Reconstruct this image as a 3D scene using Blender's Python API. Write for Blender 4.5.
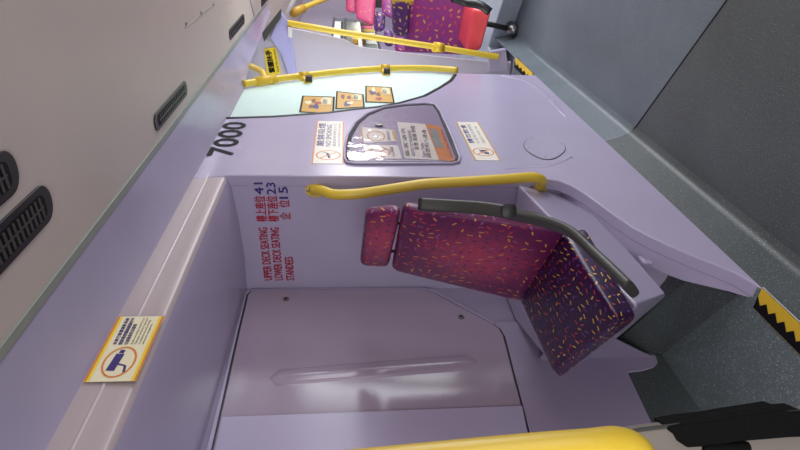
import bpy, bmesh, math, random
from mathutils import Vector, Matrix
random.seed(7)
for o in list(bpy.data.objects): bpy.data.objects.remove(o)
C = bpy.context.scene.collection
V = Vector
# ---------------------------------------------------------------- camera
f = 578.0
pt = math.atan(54/578.0); th = math.atan(327*math.cos(pt)/578.0)
CAM = V((0, 0, 1.425))
F = V((math.cos(pt)*math.cos(th), math.cos(pt)*math.sin(th), -math.sin(pt)))
R = V((math.sin(th), -math.cos(th), 0)); U = R.cross(F)
cd = bpy.data.cameras.new('camera'); cam = bpy.data.objects.new('camera', cd); C.objects.link(cam)
cd.sensor_width = 36; cd.lens = f*36/800; cd.clip_start = .02
cam.matrix_world = Matrix(((-U.x, R.x, -F.x, CAM.x), (-U.y, R.y, -F.y, CAM.y), (-U.z, R.z, -F.z, CAM.z), (0, 0, 0, 1)))
bpy.context.scene.camera = cam
# ---------------------------------------------------------------- world, daylight, exposure
sc = bpy.context.scene
w = bpy.data.worlds.new('world'); sc.world = w; w.use_nodes = True
w.node_tree.nodes['Background'].inputs[0].default_value = (.92, .95, 1, 1)
w.node_tree.nodes['Background'].inputs[1].default_value = .42
sc.view_settings.view_transform = 'Standard'; sc.view_settings.look = 'None'
sc.view_settings.gamma = 1; sc.view_settings.exposure = 0.0
def area(name, loc, target, sx, sy, power, col=(1, 1, 1)):
    l = bpy.data.lights.new(name, 'AREA'); l.shape = 'RECTANGLE'; l.size = sx; l.size_y = sy; l.energy = power; l.color = col
    o = bpy.data.objects.new(name, l); C.objects.link(o); o.location = loc
    o.rotation_euler = (V(target)-V(loc)).to_track_quat('-Z', 'Y').to_euler(); return o
# daylight entering through the bus windows and the doorways, plus an added front fill
area('daylight_window_front', (.6, -1.42, 1.25), (.6, 1, 1.2), 1.5, .75, 10, (1, .94, .92))
area('daylight_window_middle', (2.9, -1.42, 1.3), (2.9, 1, 1.2), 1.6, .85, 22, (.99, .97, 1))
area('front_fill', (-1.45, .1, 1.35), (2, .7, 1.1), 1.5, 1.0, 34, (1, .97, .98))  # added fill lamp behind the camera, lifts the end wall and platform
area('daylight_door', (4.9, -1.42, 1.05), (4.9, 1, .6), 1.3, 1.7, 62, (.9, .96, 1))
area('daylight_window_rear', (7.2, -1.42, 1.3), (7.2, 1, 1.2), 2.0, .8, 62, (1, .96, .97))
area('daylight_stair_window', (3.7, 1.68, 1.35), (3.5, 1, 1.35), 1.2, 1.0, 17, (.92, 1, .97))
# ---------------------------------------------------------------- helpers
def ray(x, y): return F*f-(x-400)*U+(225-y)*R
def on(ax, v, x, y):
    d = ray(x, y); return CAM+d*((v-CAM[ax])/d[ax])
def onY(v, x, y): return on(1, v, x, y)
def onX(v, x, y): return on(0, v, x, y)
def onZ(v, x, y): return on(2, v, x, y)
def atD(D, x, y): return CAM+ray(x, y)*(D/f)
def onP(P, n, x, y):
    d = ray(x, y); return CAM+d*((V(P)-CAM).dot(n)/d.dot(n))
def srgb(r, g, b):
    return tuple(((c/255)/12.92 if c/255 <= .04045 else ((c/255+.055)/1.055)**2.4) for c in (r, g, b))+(1,)
def mat(name, rgb, rough=.5, metal=0, spec=.5, bump=0, bscale=60, var=0, vscale=4, coat=0):
    m = bpy.data.materials.new(name); m.use_nodes = True; nt = m.node_tree; b = nt.nodes['Principled BSDF']
    b.inputs['Base Color'].default_value = srgb(*rgb); b.inputs['Roughness'].default_value = rough
    b.inputs['Metallic'].default_value = metal; b.inputs['Specular IOR Level'].default_value = spec
    b.inputs['Coat Weight'].default_value = coat; b.inputs['Coat Roughness'].default_value = .08
    tc = nt.nodes.new('ShaderNodeTexCoord')
    if var:
        n = nt.nodes.new('ShaderNodeTexNoise'); n.inputs['Scale'].default_value = vscale; n.inputs['Detail'].default_value = 4
        nt.links.new(tc.outputs['Object'], n.inputs['Vector'])
        mx = nt.nodes.new('ShaderNodeMix'); mx.data_type = 'RGBA'
        k = 1-var
        mx.inputs[6].default_value = srgb(*[c*k for c in rgb]); mx.inputs[7].default_value = srgb(*[min(255, c*(1+var*.6)) for c in rgb])
        nt.links.new(n.outputs['Fac'], mx.inputs[0]); nt.links.new(mx.outputs[2], b.inputs['Base Color'])
    if bump:
        n2 = nt.nodes.new('ShaderNodeTexNoise'); n2.inputs['Scale'].default_value = bscale; n2.inputs['Detail'].default_value = 2
        nt.links.new(tc.outputs['Object'], n2.inputs['Vector'])
        bp = nt.nodes.new('ShaderNodeBump'); bp.inputs['Strength'].default_value = bump; bp.inputs['Distance'].default_value = .01
        nt.links.new(n2.outputs['Fac'], bp.inputs['Height']); nt.links.new(bp.outputs[0], b.inputs['Normal'])
    return m
def vinyl(name, rgb, speck, rough=.42, dens=.62):
    m = mat(name, rgb, rough); nt = m.node_tree; b = nt.nodes['Principled BSDF']
    tc = nt.nodes.new('ShaderNodeTexCoord')
    v = nt.nodes.new('ShaderNodeTexNoise'); v.inputs['Scale'].default_value = 210; v.inputs['Detail'].default_value = 1
    nt.links.new(tc.outputs['Object'], v.inputs['Vector'])
    r = nt.nodes.new('ShaderNodeValToRGB'); r.color_ramp.elements[0].position = dens; r.color_ramp.elements[1].position = dens+.1
    r.color_ramp.elements[0].color = (0, 0, 0, 1); r.color_ramp.elements[1].color = (1, 1, 1, 1)
    nt.links.new(v.outputs['Fac'], r.inputs[0])
    n = nt.nodes.new('ShaderNodeTexNoise'); n.inputs['Scale'].default_value = 3.5; n.inputs['Detail'].default_value = 5
    nt.links.new(tc.outputs['Object'], n.inputs['Vector'])
    m1 = nt.nodes.new('ShaderNodeMix'); m1.data_type = 'RGBA'; m1.inputs[6].default_value = srgb(*[c*.86 for c in rgb]); m1.inputs[7].default_value = srgb(*[c*1.12 for c in rgb])
    nt.links.new(n.outputs['Fac'], m1.inputs[0])
    m2 = nt.nodes.new('ShaderNodeMix'); m2.data_type = 'RGBA'; m2.inputs[7].default_value = srgb(*speck)
    nt.links.new(r.outputs[0], m2.inputs[0]); nt.links.new(m1.outputs[2], m2.inputs[6]); nt.links.new(m2.outputs[2], b.inputs['Base Color'])
    bp = nt.nodes.new('ShaderNodeBump'); bp.inputs['Strength'].default_value = .25; bp.inputs['Distance'].default_value = .002
    nt.links.new(v.outputs['Fac'], bp.inputs['Height']); nt.links.new(bp.outputs[0], b.inputs['Normal'])
    return m
def confetti(name, base, base2, rough=.4, scale=37, hl=.0082, hw=.0023, cols=None, wear=None):
    m = mat(name, base, rough); nt = m.node_tree; N = nt.nodes; L = nt.links; b = N['Principled BSDF']
    
    uv = N.new('ShaderNodeUVMap'); uv.uv_map = 'UVMap'
    vo = N.new('ShaderNodeTexVoronoi'); vo.voronoi_dimensions = '2D'; vo.inputs['Scale'].default_value = scale; vo.inputs['Randomness'].default_value = .55
    L.new(uv.outputs[0], vo.inputs['Vector'])
    sub = N.new('ShaderNodeVectorMath'); sub.operation = 'SUBTRACT'; L.new(uv.outputs[0], sub.inputs[0]); L.new(vo.outputs['Position'], sub.inputs[1])
    sep = N.new('ShaderNodeSeparateColor'); L.new(vo.outputs['Color'], sep.inputs[0])
    an = N.new('ShaderNodeMath'); an.operation = 'MULTIPLY'; an.inputs[1].default_value = 3.14; L.new(sep.outputs[0], an.inputs[0])
    ro = N.new('ShaderNodeVectorRotate'); ro.rotation_type = 'Z_AXIS'; L.new(sub.outputs[0], ro.inputs['Vector']); L.new(an.outputs[0], ro.inputs['Angle'])
    sx = N.new('ShaderNodeSeparateXYZ'); L.new(ro.outputs[0], sx.inputs[0])
    def M(op, a, bb):
        n = N.new('ShaderNodeMath'); n.operation = op
        for i, q in enumerate((a, bb)):
            if q is None: continue
            if isinstance(q, (int, float)): n.inputs[i].default_value = q
            else: L.new(q, n.inputs[i])
        return n.outputs[0]
    sn = M('MULTIPLY', M('SINE', M('MULTIPLY', sx.outputs[0], 900), None), .0007)
    mask = M('MULTIPLY', M('LESS_THAN', M('ABSOLUTE', sx.outputs[0], None), hl), M('LESS_THAN', M('ABSOLUTE', M('ADD', sx.outputs[1], sn), None), hw))
    r = N.new('ShaderNodeValToRGB'); r.color_ramp.interpolation = 'CONSTANT'
    cols = cols or [(232, 190, 70), (205, 60, 50), (236, 200, 90), (130, 90, 160), (40, 60, 110), (210, 70, 45)]
    e = r.color_ramp.elements
    while len(e) < len(cols): e.new(.5)
    for i, q in enumerate(cols): e[i].position = i/len(cols); e[i].color = srgb(*q)
    L.new(sep.outputs[1], r.inputs[0])
    no = N.new('ShaderNodeTexNoise'); no.inputs['Scale'].default_value = 5; L.new(uv.outputs[0], no.inputs['Vector'])
    m1 = N.new('ShaderNodeMix'); m1.data_type = 'RGBA'; m1.inputs[6].default_value = srgb(*base); m1.inputs[7].default_value = srgb(*base2); L.new(no.outputs['Fac'], m1.inputs[0])
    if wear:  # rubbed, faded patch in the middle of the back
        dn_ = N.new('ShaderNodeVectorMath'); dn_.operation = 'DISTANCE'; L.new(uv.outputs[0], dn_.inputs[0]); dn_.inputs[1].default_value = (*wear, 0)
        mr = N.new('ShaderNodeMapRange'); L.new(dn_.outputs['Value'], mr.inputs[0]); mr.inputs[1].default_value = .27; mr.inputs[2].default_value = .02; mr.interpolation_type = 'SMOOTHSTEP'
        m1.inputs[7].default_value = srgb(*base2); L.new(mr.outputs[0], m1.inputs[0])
    m2 = N.new('ShaderNodeMix'); m2.data_type = 'RGBA'; L.new(mask, m2.inputs[0]); L.new(m1.outputs[2], m2.inputs[6]); L.new(r.outputs[0], m2.inputs[7])
    L.new(m2.outputs[2], b.inputs['Base Color'])
    return m
M = {}
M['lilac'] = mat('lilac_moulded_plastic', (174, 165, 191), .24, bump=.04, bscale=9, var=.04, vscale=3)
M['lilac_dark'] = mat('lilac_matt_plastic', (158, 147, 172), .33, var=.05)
M['door'] = mat('lilac_gloss_door', (160, 145, 162), .15, bump=.03, bscale=6, var=.03)
M['pink_beige'] = mat('pale_fascia', (178, 163, 165), .28, var=.03)
M['ceiling'] = mat('beige_ceiling_laminate', (196, 183, 174), .42, var=.05, vscale=2.5)
M['trim'] = mat('sage_grey_trim', (140, 146, 138), .4, var=.06, vscale=20)
M['cove'] = mat('cove_lilac', (168, 160, 184), .22, var=.05)
M['partition'] = mat('pale_partition_laminate', (190, 182, 198), .4, var=.03)
M['blue_lilac'] = mat('lavender_rail', (176, 172, 220), .35)
M['yellow'] = mat('yellow_powder_coat', (226, 194, 62), .32, bump=.03, bscale=150)
M['yellow_plain'] = mat('yellow_plastic', (224, 184, 50), .4)
M['black'] = mat('black_plastic', (22, 22, 24), .4)
M['gasket'] = mat('black_gasket', (26, 24, 30), .5)
M['tape'] = mat('black_cloth_tape', (9, 9, 10), .85, spec=.15, bump=.25, bscale=90)
M['arm'] = mat('charcoal_moulding', (62, 62, 58), .38, bump=.05, bscale=80)
M['metal'] = mat('brushed_metal', (150, 150, 150), .3, 1)
M['cream'] = mat('cream_panel_edge', (122, 114, 106), .5, var=.05)
M['white'] = mat('white_plastic', (225, 222, 222), .4)
M['vdark'] = vinyl('dark_speckled_vinyl', (72, 78, 79), (124, 132, 132))
M['vplat'] = vinyl('platform_speckled_vinyl', (104, 115, 116), (160, 172, 172), .3, .6)
M['vblue'] = vinyl('blue_grey_speckled_vinyl', (96, 106, 114), (140, 150, 156), .4)
M['vpale'] = vinyl('pale_blue_grey_vinyl', (170, 186, 196), (210, 220, 225), .4)
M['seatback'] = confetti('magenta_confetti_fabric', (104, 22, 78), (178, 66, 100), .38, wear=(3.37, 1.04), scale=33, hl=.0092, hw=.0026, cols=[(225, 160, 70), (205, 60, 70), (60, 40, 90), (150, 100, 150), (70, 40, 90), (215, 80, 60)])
M['seatcush'] = confetti('purple_confetti_fabric', (40, 8, 54), (54, 12, 68), .33, scale=29, hl=.0100, hw=.0028, cols=[(238, 196, 80), (205, 60, 50), (110, 70, 150), (226, 180, 80), (40, 60, 120), (205, 70, 55), (120, 80, 150)])
M['farseat'] = confetti('violet_confetti_fabric', (138, 56, 140), (176, 66, 140), .4, scale=17, hl=.015, hw=.006, cols=[(240, 180, 90), (220, 90, 110), (235, 180, 90), (120, 70, 150), (215, 90, 90)])
M['fardark'] = confetti('dark_violet_confetti_fabric', (84, 40, 110), (100, 50, 120), .4, scale=17, hl=.015, hw=.006, cols=[(240, 200, 110), (235, 190, 90), (150, 110, 170)])
M['pink'] = confetti('pink_confetti_fabric', (214, 70, 120), (230, 96, 140), .4, scale=17, hl=.013, hw=.005, cols=[(240, 150, 110), (190, 70, 130), (200, 80, 150)])
M['red'] = mat('red_vinyl', (226, 74, 84), .35)
M['paper'] = mat('white_sticker', (232, 226, 214), .3)
M['creamst'] = mat('cream_sticker', (235, 226, 190), .3)
M['orange'] = mat('orange_print', (214, 132, 52), .35)
M['amber'] = mat('amber_print', (206, 158, 52), .35)
M['brownp'] = mat('brown_print', (120, 58, 40), .4)
M['greyp'] = mat('grey_print', (140, 142, 134), .4)
M['ink'] = mat('black_ink', (14, 12, 16), .6, spec=.2)
M['navy'] = mat('purple_navy_ink', (52, 34, 110), .4)
M['redink'] = mat('red_ink', (168, 26, 56), .4)
M['blue_ink'] = mat('blue_ink', (54, 40, 120), .4)
M['yst'] = mat('yellow_sticker', (240, 208, 50), .35)
def frost():
    m = bpy.data.materials.new('frosted_mint_glass'); m.use_nodes = True; nt = m.node_tree; nt.nodes.clear()
    o = nt.nodes.new('ShaderNodeOutputMaterial'); t = nt.nodes.new('ShaderNodeBsdfTranslucent'); d = nt.nodes.new('ShaderNodeBsdfDiffuse'); g = nt.nodes.new('ShaderNodeBsdfGlossy')
    t.inputs[0].default_value = (.86, .95, .92, 1); d.inputs[0].default_value = (.74, .83, .80, 1); g.inputs['Roughness'].default_value = .15
    a = nt.nodes.new('ShaderNodeMixShader'); a.inputs[0].default_value = .45; b = nt.nodes.new('ShaderNodeMixShader'); b.inputs[0].default_value = .08
    nt.links.new(t.outputs[0], a.inputs[1]); nt.links.new(d.outputs[0], a.inputs[2]); nt.links.new(a.outputs[0], b.inputs[1]); nt.links.new(g.outputs[0], b.inputs[2]); nt.links.new(b.outputs[0], o.inputs[0])
    return m
M['frost'] = frost()
def clear(name, tint=(1, 1, 1), g=.22, rough=.08, bump=.5):
    m = bpy.data.materials.new(name); m.use_nodes = True; nt = m.node_tree; nt.nodes.clear()
    o = nt.nodes.new('ShaderNodeOutputMaterial'); t = nt.nodes.new('ShaderNodeBsdfTransparent'); gl = nt.nodes.new('ShaderNodeBsdfGlossy')
    t.inputs[0].default_value = (*tint, 1); gl.inputs['Roughness'].default_value = rough
    mx = nt.nodes.new('ShaderNodeMixShader'); mx.inputs[0].default_value = g
    if bump:
        tc = nt.nodes.new('ShaderNodeTexCoord'); n = nt.nodes.new('ShaderNodeTexNoise'); n.inputs['Scale'].default_value = 14
        nt.links.new(tc.outputs['Object'], n.inputs['Vector'])
        bp = nt.nodes.new('ShaderNodeBump'); bp.inputs['Strength'].default_value = bump; bp.inputs['Distance'].default_value = .02
        nt.links.new(n.outputs['Fac'], bp.inputs['Height']); nt.links.new(bp.outputs[0], gl.inputs['Normal'])
    nt.links.new(t.outputs[0], mx.inputs[1]); nt.links.new(gl.outputs[0], mx.inputs[2]); nt.links.new(mx.outputs[0], o.inputs[0])
    return m
M['cover'] = clear('crinkled_clear_plastic', (.99, .98, .99), .13, .06, .12)
M['pane'] = clear('window_pane', (.95, .98, .98), .06, .02, 0)

def tag(o, label=None, cat=None, group=None, kind=None):
    if label: o['label'] = label
    if cat: o['category'] = cat
    if group: o['group'] = group
    if kind: o['kind'] = kind
    return o
def finish(name, bm, m, parent=None, smooth=True, bevel=0, seg=3):
    bmesh.ops.recalc_face_normals(bm, faces=bm.faces)
    me = bpy.data.meshes.new(name); bm.to_mesh(me); bm.free()
    if smooth:
        for p in me.polygons: p.use_smooth = True
    mm = m if isinstance(m, (list, tuple)) else [m]
    for q in mm: me.materials.append(M[q] if isinstance(q, str) else q)
    o = bpy.data.objects.new(name, me); C.objects.link(o)
    if parent:
        o.parent = parent; o.matrix_parent_inverse = Matrix.Translation(-root_loc(parent))
    if bevel:
        b = o.modifiers.new('bevel', 'BEVEL'); b.width = bevel; b.segments = seg; b.limit_method = 'ANGLE'; b.angle_limit = math.radians(35)
    if smooth:
        wn = o.modifiers.new('wn', 'WEIGHTED_NORMAL'); wn.keep_sharp = True
    return o
def root_loc(o):
    l = V(o.location)
    if o.parent: l = l + V((0, 0, 0))
    return l if o.type == 'EMPTY' else V((0, 0, 0))
def thing(name, loc, label, cat, group=None):
    o = bpy.data.objects.new(name, None); C.objects.link(o); o.location = loc; o.empty_display_size = .05
    return tag(o, label, cat, group)
def prism(bm, pts, off):
    off = V(off); a = [bm.verts.new(V(p)) for p in pts]; b = [bm.verts.new(V(p)+off) for p in pts]; n = len(pts)
    bm.faces.new(a); bm.faces.new(b[::-1])
    for i in range(n): bm.faces.new((a[i], b[i], b[(i+1) % n], a[(i+1) % n]))
def PR(name, pts, off, m, parent=None, bevel=0, smooth=True, seg=3):
    bm = bmesh.new(); prism(bm, pts, off); return finish(name, bm, m, parent, smooth, bevel, seg)
def box(bm, lo, hi):
    prism(bm, [(lo[0], lo[1], lo[2]), (hi[0], lo[1], lo[2]), (hi[0], hi[1], lo[2]), (lo[0], hi[1], lo[2])], (0, 0, hi[2]-lo[2]))
def BX(name, lo, hi, m, parent=None, bevel=0):
    bm = bmesh.new(); box(bm, lo, hi); return finish(name, bm, m, parent, bool(bevel), bevel)
def smoothpath(pts, n=8):
    pts = [V(p) for p in pts]; out = []
    for i in range(len(pts)-1):
        p0 = pts[max(i-1, 0)]; p1 = pts[i]; p2 = pts[i+1]; p3 = pts[min(i+2, len(pts)-1)]
        for k in range(n):
            t = k/n
            out.append(.5*((2*p1)+(-p0+p2)*t+(2*p0-5*p1+4*p2-p3)*t*t+(-p0+3*p1-3*p2+p3)*t**3))
    out.append(pts[-1]); return out
def tube(bm, pts, r, seg=16, caps=True, ref=None, ry=None, square=0):
    pts = [V(p) for p in pts]; rings = []; prev = None
    for i, p in enumerate(pts):
        d = (pts[min(i+1, len(pts)-1)]-pts[max(i-1, 0)]).normalized()
        if ref is not None: a = V(ref)-d*V(ref).dot(d)
        elif prev is None:
            a = V((0, 0, 1)) if abs(d.z) < .9 else V((1, 0, 0)); a = a-d*a.dot(d)
        else: a = prev-d*prev.dot(d)
        a.normalize(); prev = a; b = d.cross(a)
        rr = r[i] if isinstance(r, (list, tuple)) else r; r2 = ry if ry else rr
        ring = []
        for k in range(seg):
            t = 2*math.pi*k/seg; c, s = math.cos(t), math.sin(t)
            if square: c = math.copysign(abs(c)**square, c); s = math.copysign(abs(s)**square, s)
            ring.append(bm.verts.new(p+a*(c*rr)+b*(s*r2)))
        rings.append(ring)
    for i in range(len(rings)-1):
        for k in range(seg): bm.faces.new((rings[i][k], rings[i][(k+1) % seg], rings[i+1][(k+1) % seg], rings[i+1][k]))
    if caps: bm.faces.new(rings[0][::-1]); bm.faces.new(rings[-1])
def TB(name, pts, r, m, parent=None, **k):
    bm = bmesh.new(); tube(bm, pts, r, **k); return finish(name, bm, m, parent, True)
def cushion(name, c8, rad, m, parent=None, n=14, bulge=0.0, bulge_axis=2):
    """rounded pad spanning eight corners; c8[i], i = a + 2b + 4c with a,b,c in 0/1 along its width, depth, height"""
    c8 = [V(c) for c in c8]
    L = [(c8[1]-c8[0]).length, (c8[2]-c8[0]).length, (c8[4]-c8[0]).length]; h = [l/2 for l in L]
    bm = bmesh.new(); uvl = bm.loops.layers.uv.new('UVMap'); cache = {}
    r = [min(rad, x*.98) for x in h]; rm = min(r)
    ts = [-1, -.93, -.82, -.65]+[-.5+i*(1.0/(n-6)) for i in range(n-5)]+[.65, .82, .93, 1]
    def place(u):
        q = [u[i]*h[i] for i in range(3)]; inner = [max(-(h[i]-rm), min(h[i]-rm, q[i])) for i in range(3)]
        d = V([q[i]-inner[i] for i in range(3)])
        if d.length > rm: d = d.normalized()*rm
        s = [(inner[i]+d[i])/h[i] for i in range(3)]
        if bulge:
            o = [i for i in range(3) if i != bulge_axis]
            s[bulge_axis] += math.copysign(1, s[bulge_axis])*bulge/h[bulge_axis]*(1-s[o[0]]**2)*(1-s[o[1]]**2)*(1 if s[bulge_axis] > 0 else 0)
        t = [(x+1)/2 for x in s]; p = V((0, 0, 0))
        for i in range(8):
            wgt = (t[0] if i & 1 else 1-t[0])*(t[1] if i & 2 else 1-t[1])*(t[2] if i & 4 else 1-t[2]); p += c8[i]*wgt
        return p
    def vert(u):
        k = tuple(round(x, 4) for x in u)
        if k not in cache: cache[k] = bm.verts.new(place(u))
        return cache[k]
    for ax in range(3):
        o = [i for i in range(3) if i != ax]
        for sg in (-1, 1):
            for i in range(len(ts)-1):
                for j in range(len(ts)-1):
                    us = []
                    for (a, b) in ((i, j), (i+1, j), (i+1, j+1), (i, j+1)):
                        u = [0, 0, 0]; u[ax] = sg; u[o[0]] = ts[a]; u[o[1]] = ts[b]; us.append(u)
                    try: fc = bm.faces.new([vert(u) for u in us])
                    except ValueError: continue
                    for lp, u in zip(fc.loops, us): lp[uvl].uv = (u[o[0]]*h[o[0]]+ax*1.37+sg*.61, u[o[1]]*h[o[1]]+ax*.53)
    return finish(name, bm, m, parent, True)
FONT_CACHE = {}
def text_bm(body):
    if body not in FONT_CACHE:
        c = bpy.data.curves.new('t', 'FONT'); c.body = body; c.size = 1; c.resolution_u = 3
        o = bpy.data.objects.new('t', c); C.objects.link(o); bpy.context.view_layer.update()
        me = bpy.data.meshes.new_from_object(o.evaluated_get(bpy.context.evaluated_depsgraph_get()))
        bpy.data.objects.remove(o); FONT_CACHE[body] = me
    return FONT_CACHE[body]
def text(name, body, P, right, up, wd, ht, m, parent=None, bold=0, lift=.0012):
    """lettering from lower left corner P, wd wide and ht high"""
    me = text_bm(body); vs = [v.co for v in me.vertices]
    if not vs: return None
    x0 = min(v.x for v in vs); x1 = max(v.x for v in vs); y0 = min(v.y for v in vs); y1 = max(v.y for v in vs)
    right = V(right).normalized(); up = V(up).normalized(); n = right.cross(up)
    bm = bmesh.new()
    offs = [(0, 0)] if not bold else [(-bold, 0), (bold, 0), (0, bold), (0, -bold)]
    for k, (ox, oy) in enumerate(offs):
        mp = [bm.verts.new(V(P)+right*((v.x-x0)/(x1-x0)*wd+ox)+up*((v.y-y0)/(y1-y0)*ht+oy)+n*(lift+k*.00006)) for v in vs]
        for p in me.polygons:
            try: bm.faces.new([mp[i] for i in p.vertices])
            except ValueError: pass
    return finish(name, bm, m, parent, False)
def plate(name, P, right, up, wd, ht, m, parent=None, lift=0, t=.0006):
    right = V(right).normalized(); up = V(up).normalized(); n = right.cross(up); P = V(P)+n*lift
    return PR(name, [P, P+right*wd, P+right*wd+up*ht, P+up*ht], n*t, m, parent, smooth=False)
def ringbm(bm, c, right, up, rx, rz, wdt, lift, seg=32):
    right = V(right).normalized(); up = V(up).normalized(); n = right.cross(up); a = []; b = []
    for k in range(seg):
        t = 2*math.pi*k/seg
        a.append(bm.verts.new(V(c)+right*(rx*math.cos(t))+up*(rz*math.sin(t))+n*lift))
        b.append(bm.verts.new(V(c)+right*((rx-wdt)*math.cos(t))+up*((rz-wdt)*math.sin(t))+n*lift))
    for k in range(seg): bm.faces.new((a[k], a[(k+1) % seg], b[(k+1) % seg], b[k]))
def bar(bm, c, right, up, p, q, wdt, lift):
    right = V(right).normalized(); up = V(up).normalized(); n = right.cross(up)
    d = V((q[0]-p[0], q[1]-p[1])).normalized(); e = V((-d.y, d.x))*wdt/2
    ps = [(p[0]+e.x, p[1]+e.y), (p[0]-e.x, p[1]-e.y), (q[0]-e.x, q[1]-e.y), (q[0]+e.x, q[1]+e.y)]
    bm.faces.new([bm.verts.new(V(c)+right*a+up*b+n*lift) for a, b in ps])
XR = V((1, 0, 0)); YL = V((0, -1, 0)); ZU = V((0, 0, 1))

# ================================================================ SETTING
S = dict(kind='structure')
seamA = onZ(0, 633, 131); seamB = onZ(0, 727, 0); sd = (seamB-seamA)
sl = lambda y: seamA.x+(y-seamA.y)*sd.x/sd.y
YE = -1.35
tag(PR('floor', [(-1.5, YE, 0), (sl(YE), YE, 0), (sl(1.0), 1.0, 0), (-1.5, 1.0, 0)], (0, 0, -.03), 'vdark', smooth=False), **S)
tag(PR('floor', [(sl(YE)+.003, YE, 0), (9.5, YE, 0), (9.5, 1.6, 0), (3.9, 1.6, 0), (3.9, 1.0, 0), (sl(1.0)+.003, 1.0, 0)], (0, 0, -.03), 'vblue', smooth=False), **S)
TB('floor_seam', [(sl(YE)+.001, YE, .0005), (sl(.95)+.001, .95, .0005)], .003, 'gasket')
tag(bpy.data.objects['floor_seam'], **S); bpy.data.objects['floor_seam'].name = 'trim_1'
# coved riser beside the aisle
ZP = .14
def riser(name, x0, x1, m):
    bm = bmesh.new(); prof = [(1.004, ZP), (.985, .085), (.966, .03), (.958, .013), (.944, .004), (.925, .0012), (.92, -.001)]
    a = [bm.verts.new((x0, y, z)) for y, z in prof]; b = [bm.verts.new((x1, y, z)) for y, z in prof]
    for i in range(len(prof)-1): bm.faces.new((a[i], a[i+1], b[i+1], b[i]))
    tag(finish(name, bm, m), **S)
riser('baseboard_near', -1.2, sl(.95), 'vdark'); riser('baseboard_far', sl(.95)+.003, 5.1, 'vblue')
# platform with the floor of the seat bay
tag(BX('platform', (-1.2, 1.006, .01), (2.25, 1.75, ZP), 'vplat'), **S)
tag(BX('platform', (3.86, 1.006, .01), (4.42, 1.6, ZP), 'vblue'), **S)
# ceiling, trim and cove
tag(BX('ceiling', (-1.5, YE, 2.085), (9.5, .79, 2.12), 'ceiling'), **S)
tag(PR('trim_2', [(-1.5, .775, 2.079), (-1.5, .80, 2.079), (-1.5, .80, 2.09), (-1.5, .775, 2.09)], (6.7, 0, 0), 'trim', bevel=.002), **S)
bm = bmesh.new()
prof = [(.795, 2.083), (.87, 2.074), (.95, 2.056), (1.0, 2.030), (1.012, 2.022)]
xs = [-1.2, 3.0]; rows = []
for x in xs: rows.append([bm.verts.new((x, y, z)) for y, z in prof])
for i in range(len(prof)-1): bm.faces.new((rows[0][i], rows[0][i+1], rows[1][i+1], rows[1][i]))
tag(finish('cove_left', bm, 'cove'), **S)
bm = bmesh.new(); rows = []
for x, k in ((3.006, 1), (3.45, .95), (3.8, .72), (4.4, .6), (5.2, .35)): rows.append([bm.verts.new((x, .795+(y-.795)*k, 2.083+(z-2.083)*k)) for y, z in prof])
for j in range(len(rows)-1):
    for i in range(len(prof)-1): bm.faces.new((rows[j][i], rows[j][i+1], rows[j+1][i+1], rows[j+1][i]))
tag(finish('cove_left', bm, 'cove'), **S)
# fascia beam with its shallow soffit
bm = bmesh.new()
prof = [(1.0, 2.031), (1.002, 1.986), (.999, 1.983), (.999, 1.978), (1.003, 1.975), (1.004, 1.94), (1.006, 1.918), (1.012, 1.910), (1.02, 1.905)]
for x0, x1 in ((-1.2, 2.2),):
    a = [bm.verts.new((x0, y, z)) for y, z in prof]; b = [bm.verts.new((x1, y, z)) for y, z in prof]
    for i in range(len(prof)-1): bm.faces.new((a[i], a[i+1], b[i+1], b[i]))
tag(finish('fascia', bm, 'pink_beige'), **S)
bm = bmesh.new(); prof = [(1.02, 1.905), (1.06, 1.893), (1.2, 1.878), (1.4, 1.868), (1.52, 1.872), (1.575, 1.872)]
a = [bm.verts.new((-1.2, y, z)) for y, z in prof]; b = [bm.verts.new((2.2, y, z)) for y, z in prof]
for i in range(len(prof)-1): bm.faces.new((a[i], a[i+1], b[i+1], b[i]))
tag(finish('soffit', bm, 'lilac'), **S)
# stair wall: sign panel sweeping down into the parapet beside the seat
out = [(1.33, .13), (1.40, .142), (1.46, .168), (1.518, .216), (1.57, .262), (1.627, .306), (1.69, .348), (1.76, .384), (1.85, .412), (1.95, .438), (2.04, .462), (2.11, .49), (2.16, .53), (2.182, .60), (2.187, .75), (2.187, 1.9), (2.17, 1.96), (2.135, 2.031), (2.87, 2.031),
       (2.885, 1.962), (2.91, 1.8), (2.948, 1.665), (2.99, 1.52), (3.045, 1.403), (3.105, 1.25), (3.186, 1.12), (3.33, .96), (3.506, .845), (3.68, .745), (3.83, .69), (3.87, .69), (3.87, .13)]
tag(PR('wall_stair', [(x, 1.0, z) for x, z in out], (0, .05, 0), 'lilac', bevel=.022, seg=4), **S)
par = [p for p in out if p[0] < 2.1 and p[1] < .6]
bm = bmesh.new(); pr4 = []
for x, z in par+[(2.19, .50)]:
    w_ = .022+.086*min(1, max(0, (x-1.33)/.26))**.8
    pr4.append([bm.verts.new(q) for q in ((x, 1.003, .13), (x, 1.003, z-.002), (x, 1.003+w_, z-.002), (x, 1.003+w_, .13))])
for a, b in zip(pr4[:-1], pr4[1:]):
    for k in range(4): bm.faces.new((a[k], a[(k+1) % 4], b[(k+1) % 4], b[k]))
bm.faces.new(pr4[0]); bm.faces.new(pr4[-1][::-1])
tag(finish('parapet', bm, 'lilac', None, True, .008), **S)
tag(PR('parapet_fairing', [(1.66, 1.09, .14), (2.19, 1.09, .14), (2.19, 1.30, .14), (1.70, 1.30, .14)], (0, 0, .22), 'lilac', bevel=.01), **S)
# end wall behind the seat, with a soft fold
tag(BX('wall_seat_bay', (2.19, 1.015, .1), (2.24, 1.62, 1.9), 'lilac', bevel=.004), **S)
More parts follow.
